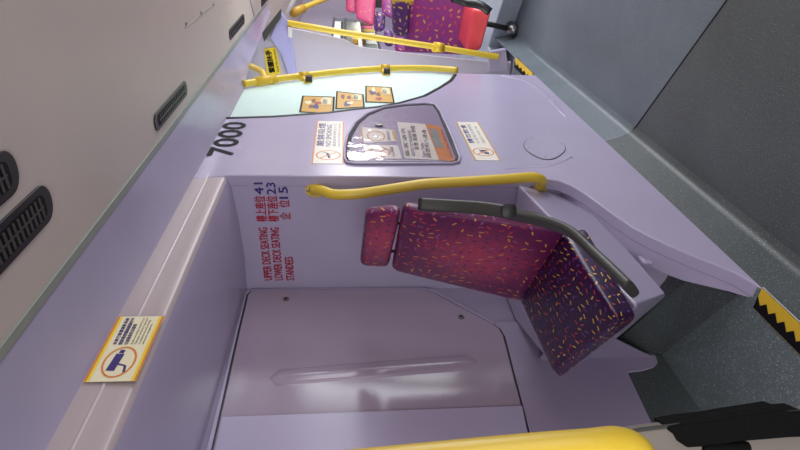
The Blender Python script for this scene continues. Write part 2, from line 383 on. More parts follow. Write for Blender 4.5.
# left wall
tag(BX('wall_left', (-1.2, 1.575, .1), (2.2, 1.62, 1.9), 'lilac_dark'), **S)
tag(BX('wall_left', (2.25, 1.72, 0), (4.4, 1.75, .85), 'lilac'), **S)
# rear side wall with window
W0 = 1.6
tag(BX('wall_left', (4.45, W0, 0), (9.5, W0+.05, 1.0), 'lilac'), **S)
tag(BX('wall_left', (4.45, W0, 1.62), (9.5, W0+.05, 2.1), 'partition'), **S)
for x in (4.45, 5.9, 9.28): tag(BX('wall_left', (x, W0, 1.0), (x+.22, W0+.05, 1.62), 'partition'), **S)
tag(BX('ceiling', (4.45, .79, 2.09), (9.5, 1.65, 2.12), 'ceiling'), **S)
wn = tag(thing('window_1', (7.3, W0, 1.3), None, None), **S)
for nm, lo, hi in (('window_frame', (6.12, W0-.01, 1.0), (9.28, W0+.03, 1.03)), ('window_frame', (6.12, W0-.01, 1.59), (9.28, W0+.03, 1.62)), ('window_frame', (6.12, W0-.01, 1.42), (9.28, W0+.03, 1.45))): BX(nm, lo, hi, 'metal', wn)
BX('pane', (6.12, W0+.012, 1.03), (9.28, W0+.018, 1.59), 'pane', wn)
tag(BX('wall_rear', (9.5, YE, 0), (9.55, 1.65, 2.1), 'partition'), **S)
# right wall: sills, headers and pillars between the windows and the doorway
tag(BX('wall_right', (-.3, YE-.05, 0), (4.15, YE, .85), 'lilac'), **S)
tag(BX('wall_right', (5.6, YE-.05, 0), (9.5, YE, .85), 'lilac'), **S)
tag(BX('wall_right', (-.3, YE-.05, 1.72), (9.5, YE, 2.12), 'lilac'), **S)
for x0, x1 in ((-.3, -.1), (1.4, 2.05), (3.75, 4.2), (5.6, 6.1), (8.25, 9.5)): tag(BX('wall_right', (x0, YE-.05, .85), (x1, YE, 1.72), 'lilac'), **S)

# ================================================================ access door on the left wall
dr = tag(thing('door_1', (1.73, 1.56, .8), None, None), **S)
dout = [(1.27, 1.848), (1.9, 1.856), (2.13, 1.858), (2.158, 1.845), (2.165, 1.81), (2.16, 1.5), (2.157, 1.10), (2.148, 1.055), (2.12, 1.02), (1.90, .805), (1.868, .782), (1.82, .775), (1.27, .812)]
cx, cz = 1.75, 1.35
def grow(p, k): d = V((p[0]-cx, p[1]-cz)); return (p[0]+d.x/d.length*k, p[1]+d.y/d.length*k)
PR('door_surround', [(grow(p, .035)[0], 1.575, min(grow(p, .035)[1], 1.875)) for p in dout], (0, -.012, 0), 'lilac', dr, bevel=.005)
PR('gasket', [(grow(p, .009)[0], 1.566, grow(p, .009)[1]) for p in dout], (0, -.0075, 0), 'gasket', dr)
PR('door_leaf', [(p[0], 1.562, p[1]) for p in dout], (0, -.012, 0), 'door', dr, bevel=.006)
# folded near edge of the door and its vertical moulding
PR('door_flange', [(1.27, 1.552, .818), (1.435, 1.552, .80), (1.425, 1.552, 1.845), (1.27, 1.552, 1.842)], (0, -.008, 0), 'lilac', dr, bevel=.007)
bm = bmesh.new()
cap0 = onY(1.552, 268, 379); cap1 = onY(1.552, 478, 362)
n = 22; segs = 14; rings = []
for i in range(n+1):
    t = i/n; p = cap0.lerp(cap1, t); e = math.sqrt(max(0, 1-max(0, (abs(t-.5)*2-.86)/.14)**2))
    rings.append([bm.verts.new(V((p.x+math.cos(math.pi*k/segs)*.043*max(e, .02), 1.552-math.sin(math.pi*k/segs)*.013*max(e, .02), p.z))) for k in range(segs+1)])
for i in range(n):
    for k in range(segs): bm.faces.new((rings[i][k], rings[i][k+1], rings[i+1][k+1], rings[i+1][k]))
finish('moulded_rib', bm, 'door', dr)
for px in ((286, 299), (461, 317)):
    c = onY(1.548, *px); bm = bmesh.new()
    tube(bm, [c, c+V((0, -.004, 0))], [.013, .011], 20); l = finish('lock', bm, 'metal', dr)
    bm = bmesh.new(); tube(bm, [c+V((0, -.004, 0)), c+V((0, -.0055, 0))], .006, 12); finish('keyhole', bm, 'black', l)

# lower left wall skirting and oblique seat plinth
C0 = onZ(ZP, 661, 356); C1 = onZ(ZP, 732, 300)
C0.y = min(C0.y, 1.57)
tag(PR('baseboard_left', [(-1.2, 1.572, ZP), (C0.x-.004, 1.572, ZP), (C0.x-.004, 1.572, .38), (-1.2, 1.572, .40)], (0, -.006, 0), 'vdark'), **S)
d01 = (C1-C0).normalized()
E0 = C0-d01*.0; E1 = C1+d01*((1.0-C1.y)/d01.y if d01.y else 0)
T1 = onY(1.10, 690, 278); E1 = C0+(C1-C0)*((1.085-C0.y)/(C1.y-C0.y)); T0 = V((C0.x+.05, 1.57, .34))
bm = bmesh.new(); a = [bm.verts.new(q) for q in (C0, E1, V((2.19, 1.085, ZP)), V((2.19, 1.57, ZP)))]; b = [bm.verts.new(q) for q in (T0, T1, V((2.19, 1.10, .34)), V((2.19, 1.57, .34)))]
bm.faces.new(a); bm.faces.new(b[::-1])
for i in range(4): bm.faces.new((a[i], b[i], b[(i+1) % 4], a[(i+1) % 4]))
tag(finish('seat_plinth', bm, 'vdark', None, False), **S)
print('T1', T1, 'C0', C0, 'C1', C1)
# lilac apron over the plinth ending in a pointed foot at the corner
n01 = V((-d01.y, d01.x, 0)); n01 = n01 if n01.x < 0 else -n01
pp = C0+n01*.006
def ob(x, y): return onP(pp, n01, x, y)
apr = [ob(656, 360), ob(657, 366), ob(650, 372), ob(640, 375)]
a1 = [V((pp.x, pp.y, .66)), V((pp.x, pp.y, .66))+d01*.22, V((pp.x, pp.y, .42))+d01*.2, ob(612, 336), ob(626, 343), ob(640, 350), ob(653, 356), ob(657, 361), ob(650, 364)]
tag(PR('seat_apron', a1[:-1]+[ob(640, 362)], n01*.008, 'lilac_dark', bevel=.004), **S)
low = [(627, 374), (652, 427), (662, 449), (560, 460), (528, 429), (507, 330), (520, 330), (600, 372), (640, 371), (656, 367), (654, 369.5), (640, 372)]
wl = [onY(1.566, 627, 373.5), onY(1.566, 640, 372), onY(1.566, 654, 368)]
pw = [(-1.2, 1.572, .39), onY(1.572, 652, 427), onY(1.572, 627, 374), onY(1.572, 641, 372.5), onY(1.572, 653, 369), onY(1.572, 657, 364.5), onY(1.572, 655, 357.5), V((C0.x+.02, 1.572, .30)), V((1.92, 1.572, .6)), V((1.92, 1.572, .79)), V((-1.2, 1.572, .80))]
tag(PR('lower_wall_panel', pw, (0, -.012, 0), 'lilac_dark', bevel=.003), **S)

# nosings with saw-tooth warning strip
def nosing(name, x0, x1, label, zt, pitch=.042):
    t = thing(name, ((x0+x1)/2, 1.0, zt), label, 'step nosing')
    BX('nosing_profile', (x0, .992, zt-.006), (x1, 1.07, zt+.004), 'yellow_plain', t)
    bm = bmesh.new(); k = int(round((x1-x0)/pitch)); st = (x1-x0)/k; z = zt+.0046
    pts = [(x0, 1.068, z), (x1, 1.068, z)]
    top = []
    for i in range(k, 0, -1): top += [(x0+i*st, 1.024, z), (x0+(i-.5)*st, 1.046, z)]
    top += [(x0, 1.024, z)]
    prism(bm, pts+top, (0, 0, .0008)); finish('sawtooth_strip', bm, 'ink', t, False)
    TB('edge_bead', [(x0, .992, zt), (x1, .992, zt)], .004, 'metal', t, seg=8)
nosing('step_nosing', .2, 1.365, 'yellow and black saw-tooth step nosing on the platform edge, bottom right foreground', ZP)
nosing('step_nosing', 3.9, 4.36, 'small yellow and black saw-tooth nosing at the far gap beside the frosted screen', ZP, .09)

# ================================================================ frosted stair screen and poles
gs = thing('stair_screen', (3.3, 1.03, .7), 'frosted mint-green glass screen with curved lower edge beside yellow pole', 'glass screen')
lower = [(2.878, 2.028), (2.888, 1.962), (2.913, 1.8), (2.951, 1.665), (2.993, 1.52), (3.048, 1.403), (3.108, 1.25), (3.19, 1.12), (3.333, .963), (3.509, .848), (3.683, .748), (3.84, .693)]
poleP = [onY(1.0, 243, 86), onY(1.0, 265, 82.5), onY(1.0, 300, 78), onY(1.0, 345, 73), onY(1.0, 390, 70), onY(1.0, 430, 70), onY(1.0, 458, 72)]
gl = [(x, 1.02, z) for x, z in lower]+[(3.87, 1.02, .70)]+[(p.x, 1.02, p.z) for p in poleP[::-1]]+[(3.40, 1.02, 2.028)]
PR('glass', gl, (0, .006, 0), 'frost', gs, smooth=False)
bm = bmesh.new(); tube(bm, [(x, 1.012, z) for x, z in lower], .018, 8, ref=(0, 1, 0)); finish('rubber_edging', bm, 'gasket', gs)
pl = thing('grab_pole', poleP[-1], 'curved yellow grab pole running along the edge of the frosted glass screen', 'grab pole')
off = V((0, -.012, 0))
TB('pole', smoothpath([p+off for p in poleP], 5), .021, 'yellow', pl)
br = [poleP[1]+off, atD(3.55, 262, 72), atD(3.7, 250, 66)]
TB('branch', smoothpath(br, 4), .019, 'yellow', pl)
bm = bmesh.new(); tube(bm, [poleP[1]+off-(poleP[2]-poleP[1]).normalized()*.06, poleP[1]+off+(poleP[2]-poleP[1]).normalized()*.07], .029, 16); finish('socket', bm, 'yellow_plain', pl)
for px in ((304, 78), (385, 70.3)):
    c = onY(1.0, *px)+V((0, -.012, 0)); i = min(range(len(poleP)-1), key=lambda k: (poleP[k]-c).length); d = (poleP[i+1]-poleP[i]).normalized()
    bm = bmesh.new(); tube(bm, [c-d*.03, c+d*.03], .028, 16); cl = finish('clamp', bm, 'yellow_plain', pl)
    q = d.cross(V((0, 1, 0))).normalized(); q = q if q.x < 0 else -q
    bm = bmesh.new(); prism(bm, [c-d*.028+V((0, -.012, 0)), c+d*.028+V((0, -.012, 0)), c+d*.028+q*.07+V((0, -.0, 0)), c-d*.028+q*.07], (0, .03, 0)); finish('clamp_tongue', bm, 'yellow_plain', cl, True, .005)
    bm = bmesh.new(); box(bm, c+q*.075-V((.02, .02, .02)), c+q*.075+V((.02, .012, .02))); finish('clamp_pad', bm, 'black', cl, False)
# small plate closing the cove corner over the screen
# partition behind the gap
XT = 4.4
pa = thing('partition', (XT, 1.2, ZP), 'pale lilac laminate partition behind the frosted screen, under the far yellow pole', 'partition')
PR('panel', [onX(XT, *q) for q in ((289, 28), (315, 33), (338, 38), (345, 40), (352, 44), (360, 47), (405, 53), (440, 57), (499, 63))]+[V((XT, 1.04, .16)), V((XT, 1.58, .16)), V((XT, 1.58, 1.85))], (.025, 0, 0), 'partition', pa, bevel=.004)
PR('end_post', [onX(XT-.02, *q) for q in ((489, 52), (506, 49), (509, 72), (489, 72))], (.05, 0, 0), 'lilac', pa, bevel=.006)
hp = thing('header_panel', (XT, 1.2, 1.9), 'pale lilac header panel with a lavender diagonal rail, above the far partition', 'panel')
PR('panel', [onX(XT-.01, *q) for q in ((280, 14), (294, 76), (294, 96), (240, 92), (240, 70), (262, 38))], (.02, 0, 0), 'partition', hp)
PR('rail', [onX(XT-.03, *q) for q in ((281, 13), (290, 24), (297, 78), (290, 80), (283, 60), (270, 37))], (.05, 0, 0), 'blue_lilac', hp, bevel=.006)
TB('seam', [onX(XT-.034, *q) for q in ((262, 36), (272, 42), (281, 54), (288, 78))], .0025, 'greyp', hp, seg=6)
PR('dark_end_cap', [onX(XT-.06, *q) for q in ((281, 9), (281, 18), (264, 42), (262, 33))], (.04, 0, 0), 'arm', hp, bevel=.003)
# far leaning pole
fp = thing('grab_pole', onX(XT-.03, 497, 58), 'straight yellow grab pole along the top edge of the far partition', 'grab pole')
fps = [onX(XT-.04, *q) for q in ((288, 23), (340, 32), (390, 40), (440, 47.5), (498, 57))]
TB('pole', fps, .022, 'yellow', fp)
bm = bmesh.new(); a = fps[3]; d = (fps[4]-fps[2]).normalized(); tube(bm, [a-d*.05, a+d*.03], .036, 16); cl = finish('clamp', bm, 'yellow_plain', fp)
PR('clamp_tongue', [onX(XT-.06, *q) for q in ((432, 47), (437, 48), (437, 53), (432, 52))], (.03, 0, 0), 'yellow_plain', cl, bevel=.003)
PR('end_bracket', [onX(XT-.07, *q) for q in ((288, 27), (292, 28), (292, 38), (288, 37))], (.03, 0, 0), 'white', fp, bevel=.003)
# overhead rail at the top
tr = thing('overhead_rail', atD(5.6, 300, 8), 'short yellow overhead rail with orange socket near the top edge of the photo', 'handrail')
TB('rail', [atD(5.3, 294, 12), atD(5.6, 308, 6), atD(6.2, 328, -2)], .026, 'yellow', tr)
TB('socket', [atD(5.3, 293, 13), atD(5.45, 303, 8.5)], .04, 'amber', tr)
TB('bracket', [atD(5.3, 285, 17), atD(5.2, 296, -4)], .018, 'white', tr)

# ================================================================ ceiling vents and details
def vent(c, L_, W_, label, name='ceiling_vent', slats=6, tilt=0):
    t = thing(name, (c.x, c.y, 2.085), label, 'air vent', 'ceiling air vents')
    def stad(l, w_, z, r):
        pts = []
        for sx, sy, a0 in ((1, 1, 0), (-1, 1, 90), (-1, -1, 180), (1, -1, 270)):
            for k in range(7):
                a = math.radians(a0+k*15); lx = sx*(l/2-r)+r*math.cos(a); ly = sy*(w_/2-r)+r*math.sin(a)
                pts.append((c.x+lx*math.cos(tilt)-ly*math.sin(tilt), c.y+lx*math.sin(tilt)+ly*math.cos(tilt), z))
        return pts
    fr = PR('frame', stad(L_, W_, 2.086, W_*.46), (0, 0, -.006), 'black', t, bevel=.002)
    PR('recess', stad(L_*.86, W_*.62, 2.0795, W_*.2), (0, 0, -.0006), 'ink', t, smooth=False)
    bm = bmesh.new()
    for i in range(slats):
        x = (-.5+(i+.5)/slats)*L_*.8
        for a, b2 in (((x-.003), (x+.003)),):
            pts = [V((a, -W_*.28, 0)), V((b2, -W_*.28, 0)), V((b2+.004, W_*.28, 0)), V((a+.004, W_*.28, 0))]
            prism(bm, [(c.x+p.x*math.cos(tilt)-p.y*math.sin(tilt), c.y+p.x*math.sin(tilt)+p.y*math.cos(tilt), 2.0765) for p in pts], (0, 0, .003))
    prism(bm, [(c.x+p[0]*math.cos(tilt)-p[1]*math.sin(tilt), c.y+p[0]*math.sin(tilt)+p[1]*math.cos(tilt), 2.0768) for p in ((-L_*.4, -.002), (L_*.4, -.002), (L_*.4, .002), (-L_*.4, .002))], (0, 0, .002))
    finish('slats', bm, 'arm', t, False)
vent(V((2.20, .712, 0)), .46, .062, 'small black slotted vent in the beige ceiling, midway along the ceiling edge', slats=16)
vent(V((3.72, .71, 0)), .55, .06, 'small far black vent in the ceiling near the yellow sticker panel', slats=14)
vent(V((.985, .613, 0)), .46, .088, 'long black ceiling vent nearest the left edge, closest to the lilac cove', slats=20)
vent(V((.895, .497, 0)), .46, .092, 'black ceiling vent cut by the left picture edge, farther from the lilac cove', slats=20)
vent(onZ(2.085, 265, -1), .5, .06, 'tiny farthest black ceiling vent at the top edge', slats=10)
hs = thing('ceiling_hatch_edge', (2.9, .5, 2.085), 'thin line of screws and hatch edge in the far beige ceiling', 'ceiling hatch')
TB('hatch_line', [onZ(2.0846, 185, 28), onZ(2.0846, 215, 4)], .0022, 'greyp', hs, seg=6)
for px in ((186, 24), (201, 13), (213, 5)):
    c = onZ(2.085, *px); TB('screw', [c, c-V((0, 0, .003))], .008, 'metal', hs, seg=10)
tag(TB('ceiling_seam', [onZ(2.0845, 257, 27), onZ(2.0845, 249, -3)], .003, 'arm', None, seg=6), **S); bpy.data.objects['ceiling_seam'].name = 'trim_3'

# ================================================================ grab handle on the end wall
gh = thing('grab_rail', onX(2.19, 540, 184), 'bent yellow grab rail mounted upright on the wall right of the seat', 'grab rail')
hpnts = [onX(2.188, 313, 190), onX(2.15, 322, 190.5), onX(2.12, 332, 194), onX(2.11, 345, 194.5), onX(2.11, 365, 193), onX(2.11, 395, 188.5), onX(2.11, 425, 184), onX(2.11, 460, 182), onX(2.11, 500, 179.5), onX(2.11, 526, 177.5), onX(2.115, 537, 178), onX(2.14, 542, 181.5), onX(2.186, 539, 188)]
TB('tube', smoothpath(hpnts, 6), .0215, 'yellow', gh)
for (x, y) in ((316, 190), (539, 186)):
    c = onX(2.19, x, y); bm = bmesh.new(); tube(bm, [c, c-V((.006, 0, 0))], .030, 24, ref=(0, 1, 0), ry=.045); fl = finish('flange', bm, 'yellow', gh)
    for s in (-1, 1): TB('screw', [c+V((-.006, 0, s*.034)), c+V((-.009, 0, s*.034))], .006, 'metal', fl, seg=10)

# ================================================================ the seat
st = thing('bus_seat', (1.5, 1.1, .5), 'magenta and purple confetti-patterned seat with headrest, facing left on the lilac plinth', 'bus seat')
zt = .775
BL = onZ(zt, 519, 302); BR = onZ(zt, 568, 240); FR = onZ(zt, 619, 321); FL = onZ(zt, 552, 371)
zb = .695
bBL = V((BL.x+.02, BL.y, zb)); bBR = V((BR.x+.02, BR.y-.03, zb)); bFR = onZ(zb+.01, 637, 317); bFL = onZ(zb+.01, 557, 380)
bFR.z = bFL.z = zb
Bx = lambda p, dx, dy, dz: V((p.x+dx, p.y+dy, p.z+dz))
BL2 = Bx(BL, .10, .0, 0); BR2 = Bx(BR, .05, .01, 0)
cushion('seat_cushion', [bFL, bFR, Bx(bBL, .10, 0, 0), Bx(bBR, .05, .02, 0), FL, FR, BL2, BR2], .034, 'seatcush', st, n=16, bulge=.008)
# backrest
fac = V((-.85, .53, 0))
TLf = atD(2.16, 392, 272); TRf = atD(1.72, 404, 209)
BLf = Bx(BL, .0, 0, -.03); BRf = Bx(BR, .0, 0, -.03)
BLf = atD((BL-CAM).dot(F), 523, 304); BRf = atD((BR-CAM).dot(F), 570, 232)
th_ = V((.98, -.1, 0))*.06
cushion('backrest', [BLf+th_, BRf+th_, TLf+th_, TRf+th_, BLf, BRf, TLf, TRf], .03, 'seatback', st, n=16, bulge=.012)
# side wing so the right face reads as a border
hT = [atD(2.2, 360, 267), atD(1.84, 366, 216), atD(2.16, 389, 269), atD(1.78, 402, 213)]
h0, h1 = hT[0], hT[1]; g0, g1 = hT[2], hT[3]
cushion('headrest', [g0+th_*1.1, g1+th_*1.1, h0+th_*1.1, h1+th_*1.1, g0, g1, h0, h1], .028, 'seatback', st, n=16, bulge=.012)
mid = (TLf+TRf)/2+th_*.6; mh = (g0+g1)/2+th_*.6
for s in (-.11, .11):
    dd = (TRf-TLf).normalized()*s; TB('headrest_stem', [mid+dd-V((0, 0, .02)), mh+dd+V((0, 0, .03))], .007, 'black', st, seg=10)
# seat pan (lilac moulding under the cushion)
frt = onY(1.09, 667, 295)
up = [Bx(bFL, .02, -.0, -.004), Bx(bFR, .03, -.012, -.004), V((2.186, 1.03, zb)), V((2.186, 1.56, zb)), V((1.93, 1.562, zb))]
dn = [atD((bFL-CAM).dot(F)+.08, 604, 350), frt, V((2.186, 1.112, .37)), V((2.186, 1.56, .37)), V((1.90, 1.562, .37))]
bm = bmesh.new(); a = [bm.verts.new(p) for p in up]; b = [bm.verts.new(p) for p in dn]
bm.faces.new(a); bm.faces.new(b[::-1])
for i in range(5): bm.faces.new((a[i], b[i], b[(i+1) % 5], a[(i+1) % 5]))
finish('seat_pan', bm, 'lilac', st, True, .012)
# backing shell
bk = th_*1.02
cB = (BLf+BRf+TRf+TLf)/4
PR('back_shell', [cB+(p-cB)*.84+bk for p in (BLf, BRf, TRf, TLf)], th_*.25, 'lilac', st, bevel=.006)
# black folded armrest along the aisle side
ap = [atD(1.70, 419, 204), atD(1.68, 450, 206), atD(1.64, 480, 208), atD(1.60, 508, 212)]
ar = thing('folding_armrest', ap[-1], 'black moulded armrest folded along the right side of the confetti seat', 'armrest')
ar.parent = st; ar.location = ap[-1]-V(st.location)
del ar['label']; del ar['category']
AR = []
def armpart(name, pts, r, ry, m, **k):
    bm = bmesh.new(); tube(bm, pts, r, 16, ry=ry, square=.6, **k); o = finish(name, bm, m); o.parent = ar
    o.matrix_parent_inverse = Matrix.Translation(-ap[-1]); return o
wref = R
armpart('upper_arm', smoothpath(ap, 5), .019, .014, 'arm', ref=wref)
lo_ = [atD(1.59, 509, 213), atD(1.57, 535, 219), atD(1.53, 560, 227), atD(1.49, 576, 236), atD(1.42, 595, 254), atD(1.34, 614, 272), atD(1.27, 632, 290)]
armpart('lower_arm', smoothpath(lo_, 5), .023, .012, 'arm', ref=(V((-.3, -1, .8))))
c = atD(1.57, 508, 211); armpart('pivot', [c, c-F*.02], .019, .019, 'black', ref=(0, 0, 1))

# ================================================================ lettering
def capline(y0, y1, row, body, cjk, num, xr, label):
    """one line on the end wall; row = orig x of the baseline at left end"""
    P = onX(2.188, row[0], 280); Q = onX(2.188, row[1], 182)
    r = (Q-P).normalized(); u = V((1, 0, 0)).cross(r); u = u if u.z > 0 else -u
    t = thing('wall_lettering', P, label, 'lettering', 'seating capacity lettering'); Wd = (Q-P).length
    return t, P, r, u, Wd
YR = V((0, -1, 0))
for rows_, body, cj, nm, wE, a0, a1, lab in (((272.5, 262.5), 'UPPER DECK SEATING', '樓上座位', '41', .56, .62, .87, 'top line of red wall lettering reading UPPER DECK SEATING 41'),
                                   ((283, 275), 'LOWER DECK SEATING', '樓下座位', '23', .56, .62, .87, 'middle line of red wall lettering reading LOWER DECK SEATING 23'),
                                   ((294.5, 287), 'STANDEES', '企  位', '15', .255, .64, .83, 'bottom line of red wall lettering reading STANDEES 15')):
    t, P, r, u, Wd = capline(0, 0, rows_, body, cj, nm, 0, lab)
    hL = .036
    text('words', body, P, r, u, Wd*wE, hL, 'redink', t, bold=.0008)
    text('characters', cj, P+r*(Wd*a0)-u*.004, r, u, Wd*(a1-a0), .046, 'redink', t, bold=.0008)
    text('number', nm, P+r*(Wd*(a1+.015)), r, u, Wd*.11, .036, 'blue_ink', t, bold=.001)
ft = thing('fleet_number', (2.4, 1.0, 1.92), 'large black number 7000 at the top of the lilac stair wall', 'lettering')
p0 = onY(.998, 232, 156)
text('digits', '7000', (2.385, .9995, 1.918), XR, ZU, .43, .106, 'ink', ft, bold=.0045)

def no_circle(c, r, u, rad, parent, what='cig', col='orange'):
    bm = bmesh.new(); ringbm(bm, c, r, u, rad, rad, rad*.13, .0014); k = rad*.66
    bar(bm, c, r, u, (-k, k), (k, -k), rad*.12, .0016); finish('prohibition_ring', bm, col, parent, False)
    bm = bmesh.new()
    if what == 'cig':
        bar(bm, c, r, u, (-rad*.6, -.1*rad), (rad*.45, rad*.1), rad*.2, .0012); bar(bm, c, r, u, (rad*.5, rad*.15), (rad*.6, rad*.5), rad*.1, .0012)
    else:
        bar(bm, c, r, u, (-rad*.5, -.25*rad), (-rad*.05, -rad*.25), rad*.45, .0012); bar(bm, c, r, u, (rad*.1, -.1*rad), (rad*.5, -rad*.1), rad*.55, .0012); bar(bm, c, r, u, (-rad*.3, .1*rad), (rad*.5, rad*.3), rad*.1, .0012)
    finish('pictogram', bm, 'navy', parent, False)
# no smoking sticker
def sticker(name, P, r, u, wd, ht, label, border, bm_='paper', sides='tb'):
    t = thing(name, P, label, 'sticker'); plate('backing', P, r, u, wd, ht, bm_, t, lift=.0006)
    r = V(r).normalized(); u = V(u).normalized(); n = r.cross(u); e = ht*.05
    for k in (0, 1): plate('border', V(P)+u*(k*(ht-e)), r, u, wd, e, border, t, lift=.0013, t=.0003)
    return t
Ps = V((2.31, .9995, 1.435)); ns = sticker('no_smoking_sign', Ps, XR, ZU, .545, .138, 'white no smoking sticker with orange ring, just left of the clear notice case', 'orange')
no_circle(Ps+V((.095, 0, .068)), XR, ZU, .056, ns)
text('title_characters', '嚴禁吸煙', Ps+V((.20, 0, .092)), XR, ZU, .31, .034, 'navy', ns, bold=.001)
text('title_words', 'NO SMOKING', Ps+V((.20, 0, .060)), XR, ZU, .29, .024, 'navy', ns, bold=.0008)
text('small_characters', '最高罰款港幣五千元', Ps+V((.20, 0, .036)), XR, ZU, .31, .016, 'navy', ns)
text('small_words', 'MAXIMUM PENALTY $5,000', Ps+V((.20, 0, .015)), XR, ZU, .31, .012, 'ink', ns)
# sign right of the case (tilted)
P4 = [onY(.9995, 475, 160.5), onY(.9995, 496, 159), onY(.9995, 477, 121.5), onY(.9995, 456, 122)]
ur = (P4[3]-P4[0]).normalized(); uu = V((0, 0, 1)); uu = -ur.cross(V((0, 1, 0))).normalized(); uu = uu if uu.z > 0 else -uu
sw = (P4[3]-P4[0]).length; sh = .118
P5 = P4[0]-uu*sh
ne = sticker('no_food_sign', P5, ur, uu, sw, sh, 'white sticker with orange prohibition ring, right of the clear notice case', 'amber')
no_circle(P5+ur*.10+uu*sh*.5, ur, uu, .05, ne, 'food')
text('title_characters', '請勿飲食', P5+ur*.21+uu*.078, ur, uu, .26, .028, 'navy', ne, bold=.001)
text('title_words', 'NO EATING OR DRINKING', P5+ur*.21+uu*.052, ur, uu, .27, .017, 'navy', ne)
text('small_words', '多謝合作 THANK YOU', P5+ur*.21+uu*.022, ur, uu, .24, .016, 'ink', ne)

# clear notice case
nc = thing('notice_case', (2.7, 1.0, .93), 'clear plastic notice case with rounded dark rim and paper notices inside', 'notice case')
cp = [(347, 158), (348, 146), (351, 136), (358, 124), (368, 115.5), (384, 109), (405, 106), (425, 105), (434, 106), (439, 113), (450, 140), (457, 157), (456, 161.5), (449, 163), (400, 163), (356, 163), (349, 162)]
cw = [onY(.9985, *q) for q in cp]
PR('back_plate', cw, (0, -.002, 0), 'lilac_dark', nc)
bm = bmesh.new(); tube(bm, cw+[cw[0], cw[1]], .008, 8, ref=(0, 1, 0), caps=False); finish('rim', bm, 'gasket', nc)
bm = bmesh.new(); o2 = [V((p.x, .994, p.z)) for p in cw]; cc = sum(o2, V((0, 0, 0)))/len(o2); tube(bm, [p+(p-cc).normalized()*.016 for p in o2]+[o2[0]+(o2[0]-cc).normalized()*.016], .007, 8, ref=(0, 1, 0), caps=False); finish('outer_bead', bm, 'lilac', nc)
PR('clear_cover', [V((p.x, .985, p.z)) for p in cw], (0, -.002, 0), 'cover', nc, smooth=False)
def fit(pxs, name, m, y, parent, t=-.0006): return PR(name, [onY(y, *q) for q in pxs], (0, t, 0), m, parent, smooth=False)
n1 = fit([(362, 127), (394, 130), (397, 141), (364, 143)], 'notice', 'paper', .9955, nc)
n2 = fit([(364, 145), (398, 145.5), (402, 159), (366, 158)], 'notice', 'paper', .9955, nc)
n3 = fit([(397, 122), (425, 124), (439, 160), (405, 158.5)], 'notice', 'paper', .9955, nc)
n4 = fit([(425, 124), (441, 126.5), (455, 161.5), (439, 160)], 'notice', 'orange', .9955, nc)
def tin(name, body, pa_, pb_, ht, m, parent, y=.9942, bold=0):
    A = onY(y, *pa_); B = onY(y, *pb_); r = (B-A).normalized(); u = V((0, 1, 0)).cross(r); u = u if u.z > 0 else -u
    text(name, body, A, r, u, (B-A).length, ht, m, parent, bold, lift=.0004)
tin('strip', '—', (362.5, 142), (362.5, 128), .008, 'amber', n1); tin('strip', '—', (397, 140), (394, 131), .012, 'amber', n1)
bm = bmesh.new(); ringbm(bm, onY(.9945, 376, 136), XR, ZU, .07, .045, .008, .0003); finish('ring', bm, 'amber', n1, False)
bm = bmesh.new(); ringbm(bm, onY(.9945, 380, 152), XR, ZU, .06, .048, .009, .0003); bar(bm, onY(.9945, 380, 152), XR, ZU, (-.04, .03), (.04, -.03), .008, .0004); finish('ring', bm, 'orange', n2, False)
tin('small_words', '請勿站立', (391, 140), (389, 131), .018, 'navy', n1)
tin('small_words', '小心梯級', (396, 157), (393, 147), .018, 'navy', n2)
for i, (bd, l0, l1) in enumerate((('乘客通告', 157, 128), ('NOTICE TO PASSENGERS', 156, 130), ('車費 路線 時間', 150, 126), ('Fare Table', 157, 143), ('請使用八達通', 158, 130))):
    x = 404+i*5.2
    a = .38*(140-l0)/-1*0
    tin('printed_line', bd, (x+(l0-124)*.20, l0), (x+(l1-124)*.20, l1), .022 if i % 2 == 0 else .016, 'navy' if i % 2 else 'ink', n3)
fit([(428.5, 128), (437, 129.5), (444, 148), (435, 147)], 'grey_square', 'greyp', .9945, n4)
tin('printed_line', '服務資料', (453.5, 158), (442.5, 129), .012, 'redink', n4)
c = onY(.992, 379, 125); bm = bmesh.new(); tube(bm, [c, c-V((0, .006, 0))], .02, 20); finish('lock', bm, 'metal', nc)

# oval hatch cover with rivets, and the two pressed ridges
c = onY(1.0, 544.5, 146.5); hc = thing('hatch_cover', c, 'small oval lilac hatch cover with rivets low on the stair wall', 'hatch cover')
def ov(k, y=0):
    e = onY(1.0, 530, 138)-c; g = onY(1.0, 556, 139)-c
    return [c+e*(k*math.copysign(abs(math.cos(t))**.8, math.cos(t)))+g*(k*math.copysign(abs(math.sin(t))**.8, math.sin(t)))+V((0, y, 0)) for t in [2*math.pi*i/28 for i in range(28)]]
PR('shadow_gap', ov(1.04, .0015), (0, -.002, 0), 'arm', hc)
PR('lid', ov(1.0), (0, -.004, 0), 'lilac', hc, bevel=.001)
for i in range(6):
    q = ov(.84)[int(i*28/6)]; TB('rivet', [q+V((0, -.003, 0)), q+V((0, -.006, 0))], .004, 'metal', hc, seg=8)
def ridge(pts, r, lab_):
    bm = bmesh.new(); n_ = len(pts); tube(bm, pts, [r*math.sin(math.pi*min(1, (i+.4)/n_))+.001 for i in range(n_)], 14, ref=(1, 0, 0), ry=.007); tag(finish('pressed_ridge', bm, 'lilac'), **S)
ridge(smoothpath([onY(1.004, *q) for q in ((505, 170), (530, 167), (548, 166), (572, 158))], 6), .025, 'a')
ridge(smoothpath([onY(1.004, *q) for q in ((500, 76), (527, 82), (548, 98), (566, 118))], 6), .03, 'b')

